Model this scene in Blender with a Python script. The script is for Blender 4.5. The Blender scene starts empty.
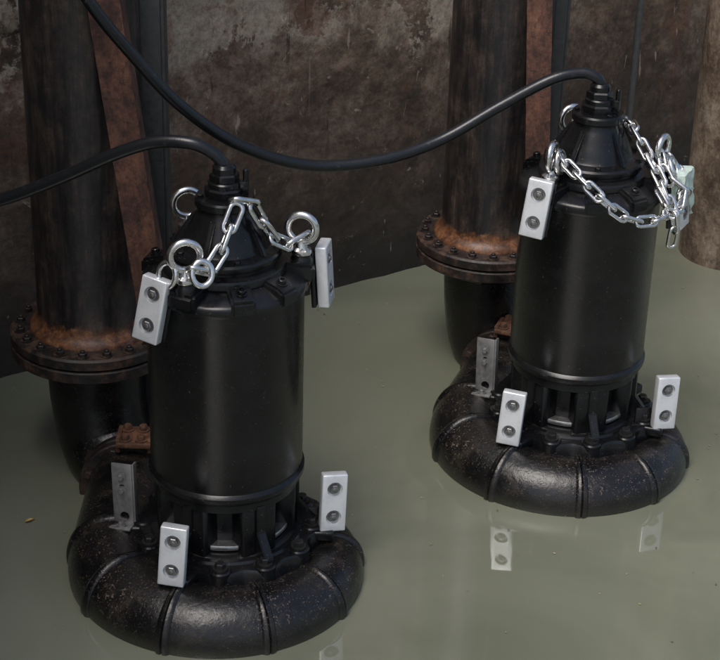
import bpy, bmesh, math, random
from mathutils import Vector, Matrix, noise
random.seed(7)
sc=bpy.context.scene
COL=sc.collection
rad=math.radians
WZ=.062   # water level

# ------------------------------------------------------------------ materials
def newmat(name):
    m=bpy.data.materials.new(name); m.use_nodes=True
    nt=m.node_tree; nt.nodes.clear()
    o=nt.nodes.new('ShaderNodeOutputMaterial'); b=nt.nodes.new('ShaderNodeBsdfPrincipled')
    nt.links.new(b.outputs[0],o.inputs[0])
    return m,nt,b
def N(nt,t,**k):
    n=nt.nodes.new(t)
    for a,v in k.items(): setattr(n,a,v)
    return n
def coords(nt,scale=(1,1,1),kind='Object'):
    tc=N(nt,'ShaderNodeTexCoord'); mp=N(nt,'ShaderNodeMapping')
    mp.inputs['Scale'].default_value=scale
    nt.links.new(tc.outputs[kind],mp.inputs[0]); return mp.outputs[0]
def noise_n(nt,vec,scale,detail=6,rough=.6,dist=0):
    n=N(nt,'ShaderNodeTexNoise'); n.inputs['Scale'].default_value=scale
    n.inputs['Detail'].default_value=detail; n.inputs['Roughness'].default_value=rough
    n.inputs['Distortion'].default_value=dist
    nt.links.new(vec,n.inputs['Vector']); return n.outputs['Fac']
def ramp(nt,fac,stops):
    r=N(nt,'ShaderNodeValToRGB'); e=r.color_ramp.elements
    while len(e)<len(stops): e.new(.5)
    for i,(p,c) in enumerate(stops):
        e[i].position=p; e[i].color=(c if len(c)==4 else (*c,1)) if not isinstance(c,(int,float)) else (c,c,c,1)
    nt.links.new(fac,r.inputs[0]); return r.outputs[0]
def mix(nt,fac,a,b,mode='MIX'):
    m=N(nt,'ShaderNodeMix',data_type='RGBA',blend_type=mode)
    for s,v in ((0,fac),(6,a),(7,b)):
        if isinstance(v,bpy.types.NodeSocket): nt.links.new(v,m.inputs[s])
        else: m.inputs[s].default_value=v if s==0 else ((*v,1) if len(v)==3 else v)
    return m.outputs[2]
def bump(nt,b,h,strength=.3,dist=.01):
    n=N(nt,'ShaderNodeBump'); n.inputs['Strength'].default_value=strength; n.inputs['Distance'].default_value=dist
    nt.links.new(h,n.inputs['Height']); nt.links.new(n.outputs[0],b.inputs['Normal'])
def maprange(nt,v,a,b,c=0,d=1):
    m=N(nt,'ShaderNodeMapRange'); 
    for i,x in zip((1,2,3,4),(a,b,c,d)): m.inputs[i].default_value=x
    nt.links.new(v,m.inputs[0]); return m.outputs[0]
def math_n(nt,op,a,b):
    m=N(nt,'ShaderNodeMath',operation=op)
    for i,v in enumerate((a,b)):
        if isinstance(v,bpy.types.NodeSocket): nt.links.new(v,m.inputs[i])
        else: m.inputs[i].default_value=v
    return m.outputs[0]

def black_paint():
    m,nt,b=newmat('black_epoxy_paint'); v=coords(nt)
    n=noise_n(nt,v,5,8,.65); n2=noise_n(nt,v,90,4,.6)
    dust=ramp(nt,n,[(.45,0.0),(.8,1.0)])
    c=mix(nt,dust,(.0045,.0048,.0055),(.017,.017,.018))
    sp=ramp(nt,noise_n(nt,v,140,2,.5),[(.705,0.0),(.73,1.0)])
    c=mix(nt,math_n(nt,'MULTIPLY',sp,.5),c,(.14,.13,.11))
    nt.links.new(c,b.inputs['Base Color'])
    nt.links.new(ramp(nt,n,[(.3,.2),(.75,.36)]),b.inputs['Roughness'])
    b.inputs['Specular IOR Level'].default_value=.42
    bump(nt,b,n2,.10,.002); return m
def wet_casing():
    m,nt,b=newmat('wet_black_casing'); v=coords(nt)
    n=noise_n(nt,v,6,8,.65); 
    c=mix(nt,ramp(nt,n,[(.4,0.0),(.75,1.0)]),(.0045,.0045,.005),(.018,.016,.014))
    f=noise_n(nt,v,150,3,.6,.6); f2=noise_n(nt,v,55,5,.7,.8)
    big=ramp(nt,noise_n(nt,v,4.5,5,.65),[(.43,0.0),(.62,1.0)])
    sp=math_n(nt,'MAXIMUM',ramp(nt,f,[(.635,0.0),(.66,1.0)]),math_n(nt,'MULTIPLY',ramp(nt,f2,[(.625,0.0),(.645,1.0)]),.85))
    geo=N(nt,'ShaderNodeNewGeometry'); sx=N(nt,'ShaderNodeSeparateXYZ'); nt.links.new(geo.outputs['Normal'],sx.inputs[0])
    up=maprange(nt,sx.outputs[2],-.1,.5)
    k=math_n(nt,'MULTIPLY',math_n(nt,'MULTIPLY',sp,up),math_n(nt,'ADD',math_n(nt,'MULTIPLY',big,.8),.1))
    c=mix(nt,k,c,ramp(nt,n,[(.35,(.27,.20,.145)),(.65,(.14,.10,.07))]))
    # thin silt film in patches and near the water
    film=math_n(nt,'MULTIPLY',ramp(nt,noise_n(nt,v,9,8,.75),[(.5,0.0),(.62,1.0)]),.35)
    c=mix(nt,math_n(nt,'MULTIPLY',film,up),c,(.05,.04,.03))
    px=N(nt,'ShaderNodeSeparateXYZ'); nt.links.new(geo.outputs['Position'],px.inputs[0])
    silt=maprange(nt,math_n(nt,'ADD',px.outputs[2],math_n(nt,'MULTIPLY',n,.06)),.135,.085)
    c=mix(nt,math_n(nt,'MULTIPLY',silt,.55),c,(.065,.066,.048))
    nt.links.new(c,b.inputs['Base Color'])
    r=math_n(nt,'ADD',ramp(nt,n,[(.3,.10),(.7,.24)]),math_n(nt,'MULTIPLY',k,.4))
    nt.links.new(math_n(nt,'ADD',r,math_n(nt,'MULTIPLY',film,.5)),b.inputs['Roughness'])
    h=math_n(nt,'ADD',math_n(nt,'ADD',noise_n(nt,v,70,6,.65),math_n(nt,'MULTIPLY',sp,.5)),math_n(nt,'MULTIPLY',noise_n(nt,v,14,4,.5),1.6))
    bump(nt,b,h,.34,.005); return m
def rust(name,stops,streak=1.0,scale=9,bd=.004,flk=.65):
    m,nt,b=newmat(name); v=coords(nt,(1,1,streak)); v2=coords(nt)
    n=noise_n(nt,v,scale,12,.78,.2); n2=noise_n(nt,v2,45,8,.8)
    c=ramp(nt,math_n(nt,'ADD',math_n(nt,'MULTIPLY',n,.7),math_n(nt,'MULTIPLY',n2,.3)),stops)
    fl=ramp(nt,noise_n(nt,v2,28,5,.75,.4),[(.59,0.0),(.61,1.0)])
    c=mix(nt,math_n(nt,'MULTIPLY',fl,flk),c,(.016,.011,.010))
    nt.links.new(c,b.inputs['Base Color']); b.inputs['Roughness'].default_value=.72
    bump(nt,b,math_n(nt,'ADD',n2,math_n(nt,'MULTIPLY',fl,-.4)),.6,bd); return m
def flange_mat():
    m,nt,b=newmat('dark_flange_with_rust'); v=coords(nt)
    n=noise_n(nt,v,10,12,.78,.2)
    c=ramp(nt,n,[(.38,(.009,.008,.008)),(.49,(.022,.016,.014)),(.58,(.075,.042,.026)),(.72,(.19,.11,.063))])
    nt.links.new(c,b.inputs['Base Color']); nt.links.new(ramp(nt,n,[(.35,.25),(.6,.7)]),b.inputs['Roughness'])
    bump(nt,b,noise_n(nt,v,50,8,.7),.5,.004); return m
def pipe_mat(name='weathered_dark_pipe',base=.62):
    m,nt,b=newmat(name)
    v=coords(nt,(1,1,.10)); v2=coords(nt)
    n=noise_n(nt,v,19,9,.74,.2); n5=noise_n(nt,v2,5,12,.8,.2)
    c=ramp(nt,math_n(nt,'ADD',math_n(nt,'MULTIPLY',n,.5),math_n(nt,'MULTIPLY',n5,.5)),[(.40,(.0075,.0075,.0085)),(.48,(.014,.012,.012)),(.54,(.033,.025,.021)),(.63,(.095,.067,.05))])
    geo=N(nt,'ShaderNodeTexCoord'); s=N(nt,'ShaderNodeSeparateXYZ'); nt.links.new(geo.outputs['Object'],s.inputs[0])
    z=math_n(nt,'ADD',s.outputs[2],math_n(nt,'MULTIPLY',math_n(nt,'ADD',noise_n(nt,v2,9,10,.8),-.5),-.16))
    low=maprange(nt,z,base+.015,base-.01)
    c=mix(nt,math_n(nt,'MULTIPLY',low,.9),c,ramp(nt,noise_n(nt,v2,22,12,.8),[(.38,(.035,.018,.012)),(.48,(.12,.05,.024)),(.56,(.23,.10,.042)),(.68,(.33,.2,.115))]))
    nt.links.new(c,b.inputs['Base Color'])
    nt.links.new(ramp(nt,n,[(.3,.22),(.6,.5)]),b.inputs['Roughness'])
    bump(nt,b,noise_n(nt,v2,30,8,.75),.4,.004); return m
def tan_pipe():
    m,nt,b=newmat('tan_rusty_pipe'); v=coords(nt,(1,1,.6)); v2=coords(nt)
    n=math_n(nt,'ADD',math_n(nt,'MULTIPLY',noise_n(nt,v,4,14,.82,.2),.7),math_n(nt,'MULTIPLY',noise_n(nt,v2,40,8,.8),.3))
    c=ramp(nt,n,[(.40,(.045,.03,.022)),(.47,(.11,.078,.056)),(.52,(.2,.15,.11)),(.60,(.36,.3,.235))])
    nt.links.new(c,b.inputs['Base Color']); b.inputs['Roughness'].default_value=.55
    bump(nt,b,noise_n(nt,v2,40,6,.7),.3,.002); return m
def zinc():
    m,nt,b=newmat('zinc_anode_metal'); v=coords(nt)
    n=noise_n(nt,v,14,8,.7); n2=noise_n(nt,v,220,4,.7)
    nt.links.new(ramp(nt,n,[(.3,(.66,.68,.70)),(.55,(.8,.815,.83)),(.8,(.86,.87,.88))]),b.inputs['Base Color'])
    b.inputs['Metallic'].default_value=.4; nt.links.new(ramp(nt,n,[(.3,.26),(.7,.42)]),b.inputs['Roughness'])
    bump(nt,b,n2,.3,.002); return m
def steel(name,c=.55,r=.3,met=1):
    m,nt,b=newmat(name); v=coords(nt)
    n=noise_n(nt,v,60,5,.6)
    nt.links.new(ramp(nt,n,[(.3,(c*.7,c*.7,c*.69)),(.7,(c,c*.99,c*.96))]),b.inputs['Base Color'])
    b.inputs['Metallic'].default_value=met
    nt.links.new(ramp(nt,n,[(.3,r*.8),(.7,r*1.5)]),b.inputs['Roughness']); return m
def rubber():
    m,nt,b=newmat('black_cable_rubber'); v=coords(nt)
    sp=ramp(nt,noise_n(nt,v,45,5,.7),[(.6,0.0),(.75,1.0)])
    nt.links.new(mix(nt,sp,(.008,.009,.011),(.045,.045,.045)),b.inputs['Base Color'])
    b.inputs['Roughness'].default_value=.3; bump(nt,b,noise_n(nt,v,120,3,.6),.2,.002); return m
def wall_mat():
    m,nt,b=newmat('stained_wet_concrete'); v=coords(nt)
    sep=N(nt,'ShaderNodeSeparateXYZ'); nt.links.new(v,sep.inputs[0])
    n1=noise_n(nt,v,1.1,10,.62,.5); n2=noise_n(nt,coords(nt,(.9,.9,1.1)),2.4,15,.82,.2); n3=noise_n(nt,v,34,12,.84)
    c=ramp(nt,n2,[(.41,(.058,.036,.024)),(.48,(.12,.078,.052)),(.53,(.195,.132,.092)),(.60,(.32,.24,.175))])
    c=mix(nt,.75,c,ramp(nt,n3,[(.38,.45),(.62,1.5)]),'MULTIPLY')
    hz=maprange(nt,math_n(nt,'ADD',sep.outputs[2],math_n(nt,'MULTIPLY',n1,1.1)),1.66,1.78)
    pn=noise_n(nt,v,1.9,15,.78,.2)
    pale=math_n(nt,'MULTIPLY',hz,ramp(nt,pn,[(.465,0.0),(.48,1.0)]))
    c=mix(nt,math_n(nt,'MULTIPLY',pale,.9),c,ramp(nt,n3,[(.38,(.24,.185,.135)),(.5,(.42,.345,.265)),(.62,(.58,.50,.40))]))
    ru=ramp(nt,noise_n(nt,coords(nt,(1,1,.6)),2.3,14,.8,.4),[(.535,0.0),(.56,1.0)])
    c=mix(nt,math_n(nt,'MULTIPLY',ru,.6),c,ramp(nt,n3,[(.36,(.085,.036,.019)),(.64,(.25,.12,.065))]))
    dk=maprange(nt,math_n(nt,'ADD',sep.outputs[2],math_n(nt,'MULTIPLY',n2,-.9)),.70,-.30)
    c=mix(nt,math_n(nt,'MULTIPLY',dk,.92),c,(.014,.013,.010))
    dr=ramp(nt,noise_n(nt,coords(nt,(1,1,.03)),38,2,.5,.1),[(.65,0.0),(.68,1.0)])
    dm=ramp(nt,noise_n(nt,v,2.2,4,.6),[(.48,0.0),(.6,1.0)])
    c=mix(nt,math_n(nt,'MULTIPLY',math_n(nt,'MULTIPLY',dr,dm),.75),c,(.018,.012,.009))
    dr2=ramp(nt,noise_n(nt,coords(nt,(1.1,1.0,.04)),26,2,.5,.1),[(.66,0.0),(.70,1.0)])
    dm2=ramp(nt,noise_n(nt,v,1.7,4,.6),[(.50,0.0),(.6,1.0)])
    c=mix(nt,math_n(nt,'MULTIPLY',math_n(nt,'MULTIPLY',dr2,dm2),.5),c,(.42,.35,.27))
    mp=N(nt,'ShaderNodeMapping'); mp.inputs['Rotation'].default_value=(0,rad(35),0); mp.inputs['Scale'].default_value=(1,1,.18)
    nt.links.new(v,mp.inputs[0])
    scr=ramp(nt,noise_n(nt,mp.outputs[0],32,3,.55,.4),[(.70,0.0),(.71,1.0)])
    c=mix(nt,math_n(nt,'MULTIPLY',scr,.5),c,(.5,.42,.34))
    fl=ramp(nt,noise_n(nt,v,13,8,.75,.6),[(.64,0.0),(.655,1.0)])
    c=mix(nt,math_n(nt,'MULTIPLY',fl,.6),c,(.5,.42,.33))
    nt.links.new(c,b.inputs['Base Color'])
    nt.links.new(ramp(nt,n2,[(.35,.25),(.6,.6)]),b.inputs['Roughness'])
    bump(nt,b,math_n(nt,'ADD',math_n(nt,'ADD',n3,math_n(nt,'MULTIPLY',n2,.7)),math_n(nt,'MULTIPLY',pale,.35)),.6,.012); return m
def water_mat():
    m,nt,b=newmat('murky_green_water'); v=coords(nt)
    n=noise_n(nt,v,.8,5,.55,.6)
    c=ramp(nt,n,[(.3,(.128,.138,.097)),(.7,(.21,.217,.162))])
    nt.links.new(c,b.inputs['Base Color'])
    b.inputs['IOR'].default_value=1.75; b.inputs['Roughness'].default_value=.03
    w=noise_n(nt,coords(nt,(1,1.6,1)),2.6,2,.45,.3)
    bump(nt,b,w,.05,.03); return m
RB=[(.40,(.028,.016,.013)),(.47,(.07,.033,.023)),(.52,(.125,.056,.036)),(.58,(.19,.09,.055)),(.67,(.3,.18,.115))]
RJ=[(.38,(.04,.02,.015)),(.48,(.10,.045,.025)),(.56,(.2,.095,.048)),(.7,(.32,.19,.11))]
M=dict(paint=black_paint(),wet=wet_casing(),rustbar=rust('rusted_steel',RB,.7,6,.003,.5),rustfl=flange_mat(),rustjoint=rust('rusted_joint',RJ,1,14,.002),
       pipe=pipe_mat('weathered_dark_pipe',.665),pipetan=tan_pipe(),zinc=zinc(),steel=steel('galvanised_steel',.84,.2),bolt=steel('dull_bolt_steel',.28,.32,.8),
       rubber=rubber(),wall=wall_mat(),water=water_mat(),greysteel=steel('grey_blue_steel',.075,.45,.3),blackbolt=steel('black_bolt_steel',.03,.28,.4),strap=steel('dull_strap_steel',.34,.4,.7),
       seal=steel('seal_ring_steel',.45,.32,.9))
m,nt,b=newmat('pale_green_tape'); v=coords(nt); nt.links.new(ramp(nt,noise_n(nt,v,30,4),[(.3,(.38,.5,.44)),(.7,(.6,.7,.64))]),b.inputs['Base Color']); b.inputs['Roughness'].default_value=.35
M['tape']=m

# ------------------------------------------------------------------ mesh helpers
def finish(bm,name,mat,ang=35,smooth=True):
    bmesh.ops.remove_doubles(bm,verts=bm.verts,dist=1e-6)
    bmesh.ops.recalc_face_normals(bm,faces=bm.faces)
    me=bpy.data.meshes.new(name); bm.to_mesh(me); bm.free()
    me.materials.append(mat)
    if smooth:
        me.polygons.foreach_set('use_smooth',[True]*len(me.polygons)); me.set_sharp_from_angle(angle=rad(ang))
    return me
def lathe(bm,prof,seg=64,mat=Matrix(),fn=None):
    rings=[]
    for r,z in prof:
        ring=[]
        for i in range(seg):
            a=2*math.pi*i/seg; rr=r if fn is None else fn(r,z,a)
            ring.append(bm.verts.new(mat@Vector((rr*math.cos(a),rr*math.sin(a),z))))
        rings.append(ring)
    for A,B in zip(rings,rings[1:]):
        for i in range(seg):
            bm.faces.new((A[i],A[(i+1)%seg],B[(i+1)%seg],B[i]))
    for R in (rings[0],rings[-1]):
        try: bm.faces.new(R)
        except: pass
def addbm(bm,t,mat=Matrix()):
    vm={v:bm.verts.new(mat@v.co) for v in t.verts}
    for f in t.faces: bm.faces.new([vm[v] for v in f.verts])
    t.free()
def box(bm,size,mat=Matrix(),bev=.003,seg=2):
    t=bmesh.new(); bmesh.ops.create_cube(t,size=1)
    bmesh.ops.scale(t,vec=size,verts=t.verts)
    if bev: bmesh.ops.bevel(t,geom=t.edges[:],offset=bev,segments=seg,affect='EDGES',profile=.5)
    addbm(bm,t,mat)
def prism(bm,pr,w,m4,bev=.003):
    t=bmesh.new()
    A=[t.verts.new(m4@Vector((-w,-r,z))) for r,z in pr]; B=[t.verts.new(m4@Vector((w,-r,z))) for r,z in pr]
    t.faces.new(A); t.faces.new(B[::-1])
    for i in range(len(pr)): t.faces.new((A[i],B[i],B[(i+1)%len(pr)],A[(i+1)%len(pr)]))
    bmesh.ops.recalc_face_normals(t,faces=t.faces)
    bmesh.ops.bevel(t,geom=t.edges[:],offset=bev,segments=2,affect='EDGES')
    addbm(bm,t)
def T(x,y,z): return Matrix.Translation((x,y,z))
def RZ(a): return Matrix.Rotation(a,4,'Z')
def RX(a): return Matrix.Rotation(a,4,'X')
def RY(a): return Matrix.Rotation(a,4,'Y')
def polar(th,r,z):
    a=rad(th); return T(r*math.sin(a),-r*math.cos(a),z)@RZ(a)
def sweep(bm,pts,radii,seg=24,closed=False,caps=True):
    n=len(pts); pts=[Vector(p) for p in pts]; rings=[]; up=None
    for i,p in enumerate(pts):
        if closed: t=(pts[(i+1)%n]-pts[i-1]).normalized()
        else: t=(pts[min(i+1,n-1)]-pts[max(i-1,0)]).normalized()
        if up is None:
            up=Vector((0,0,1)) if abs(t.z)<.9 else Vector((1,0,0))
        u=(up-t*up.dot(t)).normalized(); up=u; w=t.cross(u)
        r=radii[i] if isinstance(radii,(list,tuple)) else radii
        rings.append([bm.verts.new(p+(u*math.cos(2*math.pi*k/seg)+w*math.sin(2*math.pi*k/seg))*r) for k in range(seg)])
    m=n if closed else n-1
    for i in range(m):
        A=rings[i];B=rings[(i+1)%n]
        for k in range(seg): bm.faces.new((A[k],A[(k+1)%seg],B[(k+1)%seg],B[k]))
    if not closed and caps:
        bm.faces.new(rings[0]); bm.faces.new(rings[-1])
def catmull(P,n=12):
    P=[Vector(p) for p in P]; Q=[P[0]*2-P[1]]+P+[P[-1]*2-P[-2]]; out=[]
    for i in range(1,len(Q)-2):
        a,b,c,d=Q[i-1:i+3]
        for k in range(n):
            t=k/n; out.append(.5*((2*b)+(c-a)*t+(2*a-5*b+4*c-d)*t*t+(3*b-a-3*c+d)*t**3))
    out.append(P[-1]); return out
def hexbolt(bm,r,h,mat,washer=True):
    if washer: lathe(bm,[(r*1.45,0),(r*1.45,h*.22),(0.001,h*.22)],16,mat)
    lathe(bm,[(r,h*.15),(r,h*.85),(r*.85,h),(.001,h)],6,mat)
def obj(name,me,parent=None,mw=None,**props):
    o=bpy.data.objects.new(name,me); COL.objects.link(o)
    if parent: o.parent=parent
    if mw is not None: o.matrix_local=mw
    for k,v in props.items(): o[k]=v
    return o
def cutmesh(bm_a,bm_b,name,mat):
    a=finish(bm_a,name,mat,35); oa=bpy.data.objects.new('tmp_a',a); COL.objects.link(oa)
    c=finish(bm_b,'cut',mat,35); oc=bpy.data.objects.new('tmp_c',c); COL.objects.link(oc)
    md=oa.modifiers.new('b','BOOLEAN'); md.object=oc; md.operation='DIFFERENCE'; md.solver='EXACT'; md.use_self=True
    dg=bpy.context.evaluated_depsgraph_get()
    me=bpy.data.meshes.new_from_object(oa.evaluated_get(dg)); me.name=name; me.set_sharp_from_angle(angle=rad(35))
    bpy.data.objects.remove(oa); bpy.data.objects.remove(oc); return me

# ------------------------------------------------------------------ pump meshes
ME={}
EYES=(-25,95,215)
bm=bmesh.new()
lathe(bm,[(.16,.455),(.236,.455),(.246,.462),(.25,.472),(.25,.486),(.244,.494),(.2405,.497),(.2405,.502),(.243,.508),
 (.243,1.108),(.245,1.112),(.252,1.115),(.254,1.120),(.254,1.136),(.251,1.143),(.243,1.149),(.215,1.162),(.185,1.172),(.15,1.174)],128)
ME['motor_housing']=finish(bm,'motor_housing',M['paint'],30)
bm=bmesh.new()
for th in (17,53,137,172,255,325):
    prism(bm,[(.17,1.15),(.262,1.118),(.262,1.166),(.235,1.179),(.17,1.192)],.037,polar(th,0,0),.008)
    lathe(bm,[(.018,0),(.018,.004),(.013,.005),(.013,.016),(.011,.018),(.007,.018),(.007,.012),(.001,.012)],20,polar(th,.224,1.179)@RX(.20))
for th in EYES:
    prism(bm,[(.16,1.15),(.272,1.13),(.272,1.182),(.255,1.192),(.16,1.200)],.047,polar(th,0,0),.010)
    lathe(bm,[(.034,1.165),(.034,1.195),(.030,1.202),(.028,1.211),(.01,1.211)],28,polar(th,.232,0))
lathe(bm,[(.14,1.168),(.186,1.170),(.190,1.175),(.190,1.192),(.186,1.199),(.172,1.202),(.165,1.207),(.165,1.214),(.172,1.218),(.174,1.223),(.174,1.236),(.169,1.243),
 (.150,1.246),(.136,1.250),(.130,1.258),(.125,1.275),(.112,1.302),(.099,1.328),(.088,1.350),(.081,1.362),(.080,1.374),(.03,1.376)],96)
for k in range(5):
    prism(bm,[(.06,1.24),(.160,1.243),(.156,1.257),(.128,1.300),(.094,1.350),(.05,1.352)],.009,polar(-18+72*k,0,0),.004)
lathe(bm,[(.06,1.372),(.087,1.374),(.090,1.378),(.090,1.397),(.086,1.403),(.03,1.404)],64)
for k in range(3):
    hexbolt(bm,.010,.010,polar(45+120*k,.072,1.402))
for k in range(5):
    hexbolt(bm,.0105,.012,polar(18+72*k,.155,1.243))
ME['top_cover']=finish(bm,'top_cover',M['paint'],30)
bm=bmesh.new()
lathe(bm,[(.060,1.402),(.060,1.428),(.055,1.434),(.05,1.435)],8)
lathe(bm,[(.050,1.433),(.050,1.448),(.046,1.452)],32)
lathe(bm,[(.046,1.45),(.046,1.472),(.041,1.477)],6,RZ(.3))
lathe(bm,[(.036,1.474),(.035,1.494),(.028,1.503),(.02,1.505)],32)
box(bm,(.03,.03,.045),T(.058,.0,1.43),.005); lathe(bm,[(.009,0),(.009,.035),(.006,.04)],12,T(.064,0,1.45))
ME['cable_gland']=finish(bm,'cable_gland',M['paint'],30)
# adapter: tall broad cast struts with narrow windows between, seal ring low inside
bm=bmesh.new()
lathe(bm,[(.235,.250),(.215,.262),(.18,.265),(.172,.266),(.168,.27),(.168,.40),(.18,.415),(.222,.42),(.230,.426),(.230,.455)],96)
for k in range(6):
    a=-28+60*k
    box(bm,(.125,.085,.20),polar(a,.180,.345),.014,3)
    box(bm,(.030,.075,.185),polar(a,.196,.345),.006,2)
    prism(bm,[(.18,.24),(.290,.24),(.290,.270),(.234,.34),(.234,.43),(.18,.43)],.015,polar(a,0,0),.003)
ME['lantern_frame']=finish(bm,'lantern_frame',M['paint'],35)
bm=bmesh.new(); lathe(bm,[(.13,.270),(.204,.270),(.206,.273),(.206,.284),(.204,.287),(.13,.287)],96)
ME['seal_ring']=finish(bm,'seal_ring',M['seal'],35)
bm=bmesh.new()
lobes=12
def lob(r,z,a): return r+.013*math.cos(lobes*a) if r>.275 else r
lathe(bm,[(.1,.155),(.284,.155),(.296,.163),(.296,.232),(.289,.242),(.270,.244),(.250,.245),(.245,.253),(.20,.256),(.1,.256)],192,Matrix(),lob)
for k in range(lobes):
    lathe(bm,[(.036,.16),(.036,.246),(.032,.251),(.004,.252)],24,RZ(2*math.pi*k/lobes)@T(.276,0,0))
for th in (-23,91,-90,150):
    box(bm,(.09,.10,.036),polar(th,.300,.224),.008,3)
ME['base_flange']=finish(bm,'base_flange',M['paint'],35)
bm=bmesh.new()
hexbolt(bm,.017,.024,Matrix())
ME['bolt']=finish(bm,'bolt',M['blackbolt'],30)
# volute
ZC=.078
bm=bmesh.new()
def vol(th):
    t=(150-th)/240; Rc=.327+.045*t; rt=.096+.060*t
    a=rad(th); return Vector((Rc*math.sin(a),-Rc*math.cos(a),ZC+.01*t)),rt
pts=[];rs=[]
th=225
while th>=-90:
    p,r=vol(th); pts.append(p); rs.append(r); th-=3
y=.03
while y<=.43:
    pts.append(Vector((-.372,y,ZC+.01))); rs.append(.156+.004*(y/.43)); y+=.04
sweep(bm,pts,rs,56)
for th in (176,136,96,57,20,-20,-58,-92):
    q=[]; rr=[]
    for k,(d,e) in enumerate([(-3.2,-.004),(-2.4,.004),(-1.6,.009),(-.35,.0095),(0,.002),(.35,.0095),(1.6,.009),(2.4,.004),(3.2,-.004)]):
        pp,r2=vol(th+d); q.append(pp); rr.append(r2+e)
    sweep(bm,q,rr,56)
lathe(bm,[(.05,.13),(.31,.13),(.335,.15),(.322,.172),(.30,.182),(.05,.184)],96)
ME['volute_casing']=finish(bm,'volute_casing',M['wet'],40)
bm=bmesh.new()
mo=T(-.372,.43,ZC+.01)@RX(rad(-90))
lathe(bm,[(.1,0),(.187,0),(.192,.005),(.192,.03),(.187,.035),(.1,.035)],48,mo)
lathe(bm,[(.1,.038),(.187,.038),(.192,.043),(.192,.068),(.187,.073),(.1,.073)],48,mo)
for k in range(8):
    hexbolt(bm,.015,.018,mo@RZ(math.pi*(k+.5)/4)@T(.168,0,0)@RX(math.pi))
ME['outlet_flange']=finish(bm,'outlet_flange',M['rustfl'],35)
bm=bmesh.new()
box(bm,(.12,.13,.018),T(-.360,.455,.290),.004)
box(bm,(.016,.11,.05),T(-.415,.455,.283),.003); box(bm,(.016,.11,.05),T(-.305,.455,.283),.003)
for sx,sy in ((-.03,-.035),(.025,-.035),(-.03,.035),(.025,.035)):
    hexbolt(bm,.015,.022,T(-.360+sx,.455+sy,.299))
ME['guide_claw']=finish(bm,'guide_claw',M['rustjoint'],35)
bm=bmesh.new()
sweep(bm,[(.044*math.cos(a),0,.052+.044*math.sin(a)) for a in [2*math.pi*i/40 for i in range(40)]],.0115,14,closed=True)
lathe(bm,[(.012,-.035),(.012,-.029),(.030,-.029),(.032,-.024),(.030,-.015),(.018,-.008),(.014,.004),(.012,.014)],28)
ME['lifting_eye']=finish(bm,'lifting_eye',M['steel'],35)
A=bmesh.new(); box(A,(.084,.036,.203),Matrix(),.005,3)
B=bmesh.new()
for z in (-.05,.05): lathe(B,[(.027,-.02),(.0245,.014)],40,T(0,-.0175,z)@RX(math.pi/2)@RX(math.pi))
ME['anode']=cutmesh(A,B,'zinc_anode',M['zinc'])
bm=bmesh.new()
hexbolt(bm,.0150,.015,Matrix())
lathe(bm,[(.008,.012),(.008,.018),(.006,.019),(.001,.019)],12)
ME['anode_bolt']=finish(bm,'anode_bolt',M['bolt'],30)
def bracket(side):
    bm=bmesh.new()
    box(bm,(.07,.012,.18),T(0,.026,-.02),.003)
    if side==0:
        box(bm,(.07,.12,.014),T(0,.085,-.100),.003); box(bm,(.012,.07,.08),T(0,.06,-.07),.003)
    else:
        box(bm,(.13,.06,.014),T(-side*.06,.045,-.100),.003); box(bm,(.09,.012,.07),T(-side*.05,.038,-.07),.003)
    return finish(bm,'anode_bracket',M['paint'],35)
ME['bracket_low']=bracket(0); ME['bracket_right']=bracket(1)
bm=bmesh.new()
box(bm,(.100,.014,.19),T(0,.0290,-.004),.003)
box(bm,(.07,.08,.012),T(0,.066,.045),.003)
ME['bracket_top']=finish(bm,'anode_bracket',M['paint'],35)
A=bmesh.new(); box(A,(.070,.008,.215),T(0,0,0),.003)
B=bmesh.new()
for z,r in ((-.080,.016),): lathe(B,[(r,-.02),(r,.02)],24,T(.004,0,z)@RX(math.pi/2))
for z in (.062,.018): box(B,(.016,.05,.032),T(0,0,z),.006,3)
ME['strap']=cutmesh(A,B,'mounting_strap',M['strap'])
bm=bmesh.new()
box(bm,(.008,.03,.215),T(.038,.012,0),.003); box(bm,(.12,.045,.009),T(.065,.03,-.1085),.003); box(bm,(.075,.05,.009),T(.0,-.022,-.1085),.003)
hexbolt(bm,.0105,.014,T(0,-.004,.062)@RX(math.pi/2)); hexbolt(bm,.0105,.014,T(0,-.004,.014)@RX(math.pi/2)); hexbolt(bm,.012,.016,T(.08,.03,-.104)); hexbolt(bm,.011,.014,T(.0,-.025,-.104))
ME['strap_leg']=finish(bm,'strap_leg',M['strap'],35)
t=bmesh.new(); bmesh.ops.create_cube(t,size=1); bmesh.ops.subdivide_edges(t,edges=t.edges[:],cuts=9,use_grid_fill=True)
for v in t.verts:
    v.co=Vector((v.co.x*.096,v.co.y*.050,v.co.z*.085+.06))
    q=v.co*38
    v.co+=Vector((noise.noise(q),noise.noise(q+Vector((9,0,0))),noise.noise(q+Vector((0,9,0)))))*.007
bm=bmesh.new(); addbm(bm,t)
t=bmesh.new(); bmesh.ops.create_grid(t,x_segments=6,y_segments=14,size=.5)
for v in t.verts:
    x,y=v.co.x,v.co.y
    v.co=Vector((.02+x*.035+.008*math.sin(y*7),-.030-.006*math.sin(y*9+x*5),-.01+y*.09))
addbm(bm,t)
ME['tape']=finish(bm,'tape_wrap',M['tape'],25)

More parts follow.
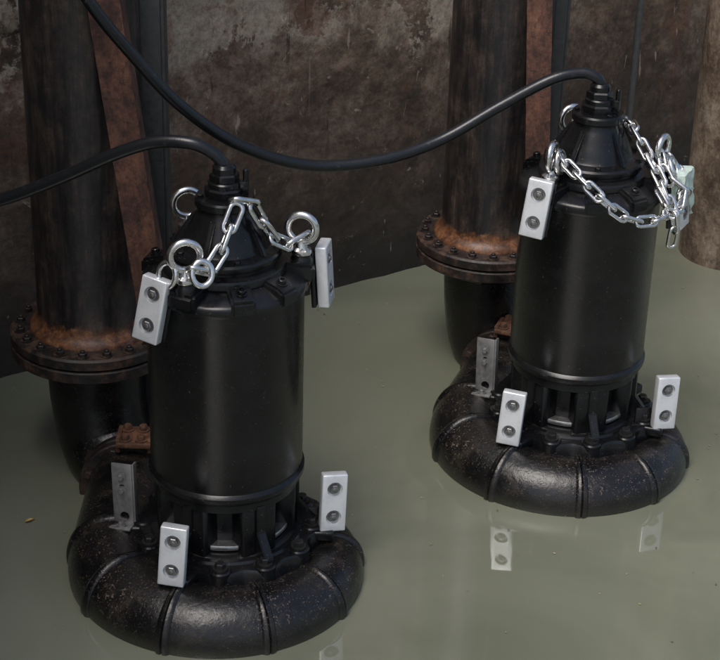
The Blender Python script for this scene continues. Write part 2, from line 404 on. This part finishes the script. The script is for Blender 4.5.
def build_pump(x,y,rot,uppers,lowers,eyeyaw,label,tape=False):
    e=bpy.data.objects.new('submersible_pump',None); COL.objects.link(e)
    e.location=(x,y,0); e.rotation_euler=(0,0,rad(rot))
    e['label']=label; e['category']='pump'; e['group']='submersible pumps in the pit'
    for k in ('volute_casing','base_flange','lantern_frame','seal_ring','motor_housing','top_cover','cable_gland','outlet_flange','guide_claw'):
        o=obj(k,ME[k],e)
        if k=='guide_claw': o['label']='rusty bolted guide claw'
    for k in range(lobes):
        obj('bolt',ME['bolt'],e,T(0,0,.251)@RZ(2*math.pi*k/lobes)@T(.276,0,0)@RZ(random.random()))
    for th,yw in zip(EYES,eyeyaw):
        a=rad(th); obj('lifting_eye',ME['lifting_eye'],e,T(.232*math.sin(a),-.232*math.cos(a),1.242)@RZ(rad(yw-rot)))
    def anode(th,r,z,yaw,tilt,roll,br):
        a=rad(th)
        m=T(r*math.sin(a),-r*math.cos(a),z)@RZ(rad(yaw-rot))@RX(rad(tilt))@RY(rad(roll))
        a=obj('zinc_anode',ME['anode'],e,m)
        for zz in (-.05,.05): obj('anode_bolt',ME['anode_bolt'],a,T(0,-.0035,zz)@RX(math.pi/2))
        obj('anode_bracket',ME[br],a); return a
    for i,(th,r,yaw,tilt,roll) in enumerate(uppers):
        a=anode(th,r,1.125,yaw,tilt,roll,'bracket_top')
        if tape and i==1: obj('tape_wrap',ME['tape'],a,label='pale green tape wrapped round the block')
    (y1,y2,y3)=lowers
    anode(-23,.358,.335,y1,-6,3,'bracket_low'); anode(91,.345,.335,y2,-6,3,'bracket_right')
    s=obj('mounting_strap',ME['strap'],e,T(-.340,0,.345)@RZ(rad(y3-rot))@RX(rad(-5))@RY(rad(-3)))
    obj('strap_leg',ME['strap_leg'],s)
    return e
P1=(-.416,4.773); P2=(.794,5.632)
build_pump(*P1,0,[(-42,.295,-22,-8,8),(103,.310,79,-4,0)],(-8,14,-14),(15,-10,15),'black submersible pump half sunk in murky water, short chain on top')
build_pump(*P2,-20,[(-24,.30,-18,-8,5),(93,.315,62,-4,0)],(-14,14,-22),(68,58,25),'black submersible pump in murky water with a long draped chain',True)

# ------------------------------------------------------------------ discharge pipes
MP={}
bm=bmesh.new(); lathe(bm,[(.225,.608),(.222,.622),(.208,.634),(.199,.645),(.195,.66),(.195,3.8)],96)
MP['barrel']=finish(bm,'pipe_barrel',M['pipe'],40)
bm=bmesh.new()
lathe(bm,[(.15,.565),(.288,.565),(.295,.570),(.295,.600),(.288,.607),(.19,.612)],96)
lathe(bm,[(.15,.515),(.288,.515),(.295,.520),(.295,.555),(.288,.560),(.15,.560)],96)
MP['flange']=finish(bm,'pipe_flange',M['rustfl'],35)
bm=bmesh.new(); hexbolt(bm,.0155,.017,Matrix()); lathe(bm,[(.008,.014),(.008,.023),(.006,.025)],12)
MP['bolt']=finish(bm,'flange_bolt',M['rustfl'],30)
def build_pipe(x,y,ox,oy,label):
    e=bpy.data.objects.new('discharge_pipe',None); COL.objects.link(e); e.location=(x,y,0)
    e['label']=label; e['category']='pipe'; e['group']='discharge pipes behind the pumps'
    obj('pipe_barrel',MP['barrel'],e); obj('pipe_flange',MP['flange'],e)
    for k in range(20):
        obj('flange_bolt',MP['bolt'],e,T(0,0,.607)@RZ(2*math.pi*k/20)@T(.260,0,0)@RZ(random.random()))
    bm=bmesh.new()
    P=catmull([(0,0,.53),(0,0,.42),(ox*.03,oy*.03,.3),(ox*.2,oy*.2,.17),(ox*.6,oy*.6,.095),(ox,oy,.088)],8)
    sweep(bm,P,[.178-.02*i/(len(P)-1) for i in range(len(P))],44)
    sweep(bm,[(0,0,.50),(0,0,.47),(0,0,.455)],[.21,.20,.179],44)
    obj('pipe_elbow',finish(bm,'pipe_elbow',M['wet'],40),e)
build_pipe(-.945,5.48,.15,-.20,'dark weathered vertical pipe with rusty bolted flange above the water')
build_pipe(.510,6.40,.10,-.12,'dark weathered vertical pipe with rusty bolted flange near the wall')
bm=bmesh.new()
lathe(bm,[(.23,-.4),(.23,1.52),(.25,1.53),(.255,1.54),(.255,1.60),(.25,1.61),(.225,1.615),(.225,3.4)],72)
o=obj('rusty_pipe',finish(bm,'rusty_pipe',M['pipetan'],35)); o.location=(1.735,7.52,0)
o['label']='brown rusty pipe with a collar rising out of the water'; o['category']='pipe'

def plate(name,q,th,mat):
    bm=bmesh.new(); d=Vector((0,1,0))*th
    n=60; tl,tr,br,bl=q; L=[];Rr=[]
    for i in range(n+1):
        t=i/n; a=tl.lerp(bl,t); c=tr.lerp(br,t)
        a=a+Vector((.002*noise.noise(Vector((t*40,1,7))),0,0)); c=c+Vector((.002*noise.noise(Vector((t*38,9,3))),0,0))
        L.append([bm.verts.new(a),bm.verts.new(a+d)]); Rr.append([bm.verts.new(c),bm.verts.new(c+d)])
    for i in range(n):
        bm.faces.new((L[i][0],Rr[i][0],Rr[i+1][0],L[i+1][0])); bm.faces.new((L[i][1],L[i+1][1],Rr[i+1][1],Rr[i][1]))
        bm.faces.new((L[i][0],L[i+1][0],L[i+1][1],L[i][1])); bm.faces.new((Rr[i][0],Rr[i][1],Rr[i+1][1],Rr[i+1][0]))
    for i in (0,n): bm.faces.new((L[i][0],L[i][1],Rr[i][1],Rr[i][0]))
    return finish(bm,name,mat,35)
def beam(tl,tr,bl,br,label):
    e=bpy.data.objects.new('guide_beam',None); COL.objects.link(e); e.location=bl
    o=Vector(bl)
    q=[Vector(p)-o for p in (tl,tr,br,bl)]
    obj('beam_flange',plate('beam_flange',q,.014,M['rustbar']),e)
    obj('beam_web',plate('beam_web',[q[1]+Vector((-.016,.016,0)),q[1]+Vector((-.004,.016,0)),q[2]+Vector((-.004,.016,0)),q[2]+Vector((-.016,.016,0))],.1,M['rustbar']),e)
    e['label']=label; e['category']='beam'; e['group']='steel beams fixed beside the pipes'
beam((-1.02,5.235,3.0),(-.91,5.235,3.0),(-.755,5.235,.80),(-.655,5.235,.80),'leaning rusty steel angle beside the dark pipe')
beam((.49,6.135,3.0),(.585,6.135,3.0),(.625,6.135,.72),(.715,6.135,.72),'rusty upright steel angle beside the dark pipe')
for (x,y,l) in ((-.735,5.50,'dark blue grey steel channel standing behind the rusty beam'),(.70,6.40,'dull grey steel channel standing behind the rusty beam')):
    bm=bmesh.new()
    box(bm,(.10,.012,3.6),T(0,0,1.6),.003); box(bm,(.012,.09,3.6),T(.056,.045,1.6),.003); box(bm,(.012,.09,3.6),T(-.056,.045,1.6),.003)
    o=obj('steel_channel',finish(bm,'steel_channel',M['greysteel'],35)); o.location=(x,y,0)
    o['label']=l; o['category']='beam'; o['group']='steel channels in the water by the wall'
bm=bmesh.new(); sweep(bm,[(0,0,-.3),(0,0,3.4)],.014,20)
o=obj('guide_rail',finish(bm,'guide_rail',M['greysteel'],40)); o.location=(1.055,6.6,0)
o['label']='thin grey guide rail tube standing upright behind the pump'; o['category']='rail'

# ------------------------------------------------------------------ cables
def cable(P,r,label):
    bm=bmesh.new(); Q=catmull(P,14); o=Vector(P[0])
    sweep(bm,[p-o for p in Q],r,20)
    c=obj('power_cable',finish(bm,'power_cable',M['rubber'],60)); c.location=o
    c['label']=label; c['category']='cable'; c['group']='power cables of the pumps'
cable([(-.418,4.773,1.47),(-.420,4.773,1.50),(-.452,4.773,1.537),(-.516,4.773,1.564),(-.622,4.793,1.556),(-.744,4.813,1.507),(-.918,4.843,1.413),(-1.111,4.873,1.323),(-1.370,4.903,1.236),(-1.7,4.95,1.2)],.0195,'thick black power cable arching out of the pump gland')
cable([(.794,5.632,1.46),(.795,5.632,1.49),(.775,5.632,1.522),(.72,5.632,1.535),(.618,5.612,1.514),(.453,5.592,1.423),(.253,5.542,1.312),(.051,5.45,1.269),(-.183,5.37,1.274),(-.409,5.28,1.372),(-.591,5.2,1.530),(-.737,5.15,1.715),(-.852,5.10,1.891),(-.980,5.08,2.133),(-1.15,5.05,2.6)],.0195,'long black power cable sagging from above down to the pump')

# ------------------------------------------------------------------ chains
def linkmesh(L,W,r):
    bm=bmesh.new(); lp=[]
    for i in range(12):
        a=-math.pi/2+math.pi*i/11; lp.append((L+W*math.cos(a),W*math.sin(a),0))
    for i in range(12):
        a=math.pi/2+math.pi*i/11; lp.append((-L+W*math.cos(a),W*math.sin(a),0))
    sweep(bm,lp,r,10,closed=True)
    return finish(bm,'chain_link',M['steel'],60)
bm=bmesh.new()
sweep(bm,[(.030*math.cos(a),.036*math.sin(a),0) for a in [2*math.pi*i/32 for i in range(32)]],.0095,12,closed=True)
ring=finish(bm,'shackle_ring',M['steel'],60)
def chain(base,paths,rings,label,link,pitch):
    e=bpy.data.objects.new('lifting_chain',None); COL.objects.link(e); e.location=(base[0],base[1],1.15)
    e['label']=label; e['category']='chain'; e['group']='galvanised chains on the pumps'
    off=Vector((0,0,-1.15))
    for P in paths:
        Q=catmull(P,40); d=0; nxt=.02; k=0
        for a,b in zip(Q,Q[1:]):
            s=(b-a).length
            if d+s>=nxt:
                p=a.lerp(b,(nxt-d)/s) ; t=(b-a).normalized()
                up=Vector((0,0,1)) if abs(t.z)<.95 else Vector((1,0,0))
                w=t.cross(up).normalized(); u=w.cross(t)
                m=Matrix((t,w,u)).transposed().to_4x4()
                m=T(*(p+off))@m@RX(rad(35+90*(k%2)+random.uniform(-16,16)))
                obj('chain_link',link,e,m); k+=1; nxt+=pitch
            d+=s
    for (x,y,z,rx,ry,rz) in rings:
        obj('shackle_ring',ring,e,T(x,y,z-1.15)@RZ(rad(rz))@RX(rad(rx))@RY(rad(ry)))
chain(P1,[[(-.065,-.24,1.265),(-.035,-.222,1.256),(-.005,-.185,1.285),(.018,-.145,1.335),(.036,-.117,1.385),(.058,-.093,1.42),(.088,-.075,1.40),(.118,-.062,1.345),(.154,-.040,1.285),(.190,-.012,1.258),(.228,.02,1.265)]],
      [(-.045,-.25,1.258,70,10,10),(-.15,-.215,1.235,75,0,-30)],'short galvanised chain looped between the lifting eyes of the pump',linkmesh(.027,.0185,.008),.065)
chain(P2,[[(-.135,-.16,1.30),(-.12,-.20,1.285),(-.05,-.275,1.235),(.02,-.30,1.178),(.10,-.29,1.125),(.19,-.26,1.115),(.27,-.17,1.14),(.295,-.08,1.19),(.25,-.05,1.26)],
          [(-.04,.22,1.29),(.05,.17,1.31),(.112,.05,1.345),(.130,-.05,1.34),(.170,-.11,1.28),(.205,-.17,1.226),(.242,-.225,1.15),(.26,-.235,1.09),(.26,-.23,1.03)],
          [(.215,-.08,1.28),(.235,-.13,1.22),(.285,-.15,1.19),(.275,-.20,1.14),(.225,-.22,1.16),(.195,-.19,1.20)]],
      [(-.135,-.165,1.275,80,0,60),(.262,-.10,1.24,60,20,50)],'long galvanised chain draped in loops over the pump top',linkmesh(.0235,.0160,.0068),.056)

# ------------------------------------------------------------------ setting
def wall(W0,dW,s0,s1,top,nu,nv,label):
    nW=Vector((dW.y,-dW.x,0)); bm=bmesh.new(); g=[]
    for j in range(nv+1):
        row=[]
        for i in range(nu+1):
            s=s0+(s1-s0)*i/nu; z=-.4+(top+.4)*j/nv
            q=Vector((s,z,0))
            d=.010*noise.fractal(q*1.3,.9,2.0,5)+.006*noise.fractal(q*8,.8,2,5)
            edge=1.50+.16*noise.noise(Vector((s*1.7,3,0)))+.06*noise.noise(Vector((s*9,1,0)))+.02*noise.noise(Vector((s*30,1,0)))
            d+=.025*(1 if z>edge else 0)
            row.append(bm.verts.new(dW*s+Vector((0,0,z))+nW*d))
        g.append(row)
    for j in range(nv):
        for i in range(nu): bm.faces.new((g[j][i],g[j][i+1],g[j+1][i+1],g[j+1][i]))
    wl=obj('pit_wall',finish(bm,'pit_wall',M['wall'],40)); wl.location=W0
    wl['label']=label; wl['category']='wall'
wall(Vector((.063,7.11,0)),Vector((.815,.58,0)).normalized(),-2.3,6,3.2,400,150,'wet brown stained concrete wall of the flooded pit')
wall(Vector((-1.72,2.2,0)),Vector((0,1,0)),0,3.66,4.4,60,40,'unseen concrete side wall, added to shade the water at left')  # out-of-view wall, added to block sky and sun from the left water
bm=bmesh.new(); bmesh.ops.create_grid(bm,x_segments=8,y_segments=8,size=14)
wt=obj('water',finish(bm,'water',M['water'],60)); wt.location=(0,4,WZ); wt['kind']='structure'
def flake(bm,x,y,s,z=.004):
    n=random.randint(5,7); a0=random.random()*6.28; st=random.uniform(.35,.8)
    vs=[]
    for k in range(n):
        a=2*math.pi*k/n; r=s*random.uniform(.7,1.1)
        px,py=r*math.cos(a),r*st*math.sin(a)
        vs.append(bm.verts.new((x+px*math.cos(a0)-py*math.sin(a0),y+px*math.sin(a0)+py*math.cos(a0),z)))
    bm.faces.new(vs)
m,nt,b=newmat('pale_debris'); v=coords(nt)
nt.links.new(ramp(nt,noise_n(nt,v,3,2),[(.4,(.12,.09,.05)),(.6,(.42,.36,.22))]),b.inputs['Base Color'])
bm=bmesh.new()
for i in range(260):
    flake(bm,random.uniform(-1.6,2.2),random.uniform(3.9,7.2),random.choice((.002,.003,.004,.006)))
dbo=obj('floating_debris',finish(bm,'floating_debris',m,60,False)); dbo.location=(0,0,WZ); dbo['kind']='stuff'; dbo['label']='tiny pale specks of debris floating on the water'; dbo['category']='debris'
m2,nt,b=newmat('yellow_leaf'); v=coords(nt)
nt.links.new(ramp(nt,noise_n(nt,v,40,3),[(.3,(.35,.2,.03)),(.7,(.55,.38,.06))]),b.inputs['Base Color'])
def leaf(x,y,s,rot):
    bm=bmesh.new(); n=8
    cen=[];L_=[];R_=[]
    for k in range(n+1):
        t=k/n; w=.38*math.sin(math.pi*min(1,t*1.05)**.8)*s if 0<k<n else .001
        zz=.004+.004*math.sin(t*3)
        cen.append(bm.verts.new((s*(t-.5)*2,0,zz-.001))); L_.append(bm.verts.new((s*(t-.5)*2,w,zz+.003))); R_.append(bm.verts.new((s*(t-.5)*2,-w,zz+.003)))
    for k in range(n):
        bm.faces.new((cen[k],cen[k+1],L_[k+1],L_[k])); bm.faces.new((cen[k+1],cen[k],R_[k],R_[k+1]))
    o=obj('fallen_leaf',finish(bm,'fallen_leaf',m2,60)); o.location=(x,y,WZ); o.rotation_euler=(0,0,rot)
    o['label']='small yellow leaf floating on the murky water'; o['category']='leaf'
leaf(-1.120,5.02,.018,.6); 

# ------------------------------------------------------------------ light
w=bpy.data.worlds.new('World'); sc.world=w; w.use_nodes=True; nt=w.node_tree; nt.nodes.clear()
bg=nt.nodes.new('ShaderNodeBackground'); ow=nt.nodes.new('ShaderNodeOutputWorld'); sk=nt.nodes.new('ShaderNodeTexSky')
sk.sky_type='NISHITA'; sk.sun_disc=False; el=rad(62); az=rad(214)
sk.sun_elevation=el; sk.sun_rotation=az; sk.air_density=1.0; sk.dust_density=4.0; sk.ozone_density=.8
bg.inputs[1].default_value=.15
nt.links.new(sk.outputs[0],bg.inputs[0]); nt.links.new(bg.outputs[0],ow.inputs[0])
ld=bpy.data.lights.new('sun','SUN'); ld.energy=2.1; ld.angle=rad(34); ld.color=(1,.985,.96)
lo=bpy.data.objects.new('sun',ld); COL.objects.link(lo)
sd=Vector((math.sin(az)*math.cos(el),math.cos(az)*math.cos(el),math.sin(el)))
lo.rotation_euler=sd.to_track_quat('Z','Y').to_euler()

# ------------------------------------------------------------------ camera
cd=bpy.data.cameras.new('camera'); cam=bpy.data.objects.new('camera',cd); COL.objects.link(cam); sc.camera=cam
cd.sensor_fit='HORIZONTAL'; cd.sensor_width=36; cd.lens=36*1725.3/720; cd.clip_end=200; cd.clip_start=.05
p=rad(26.646); r=rad(-1.712); c,s=math.cos(p),math.sin(p)
F=Vector((0,c,-s)); U0=Vector((0,s,c)); R0=Vector((1,0,0))
R=math.cos(r)*R0-math.sin(r)*U0; U=math.cos(r)*U0+math.sin(r)*R0
mm=Matrix((R,U,-F)).transposed().to_4x4(); mm.translation=(0,0,3.361); cam.matrix_world=mm
sc.view_settings.view_transform='Standard'; sc.view_settings.look='None'; sc.view_settings.exposure=0
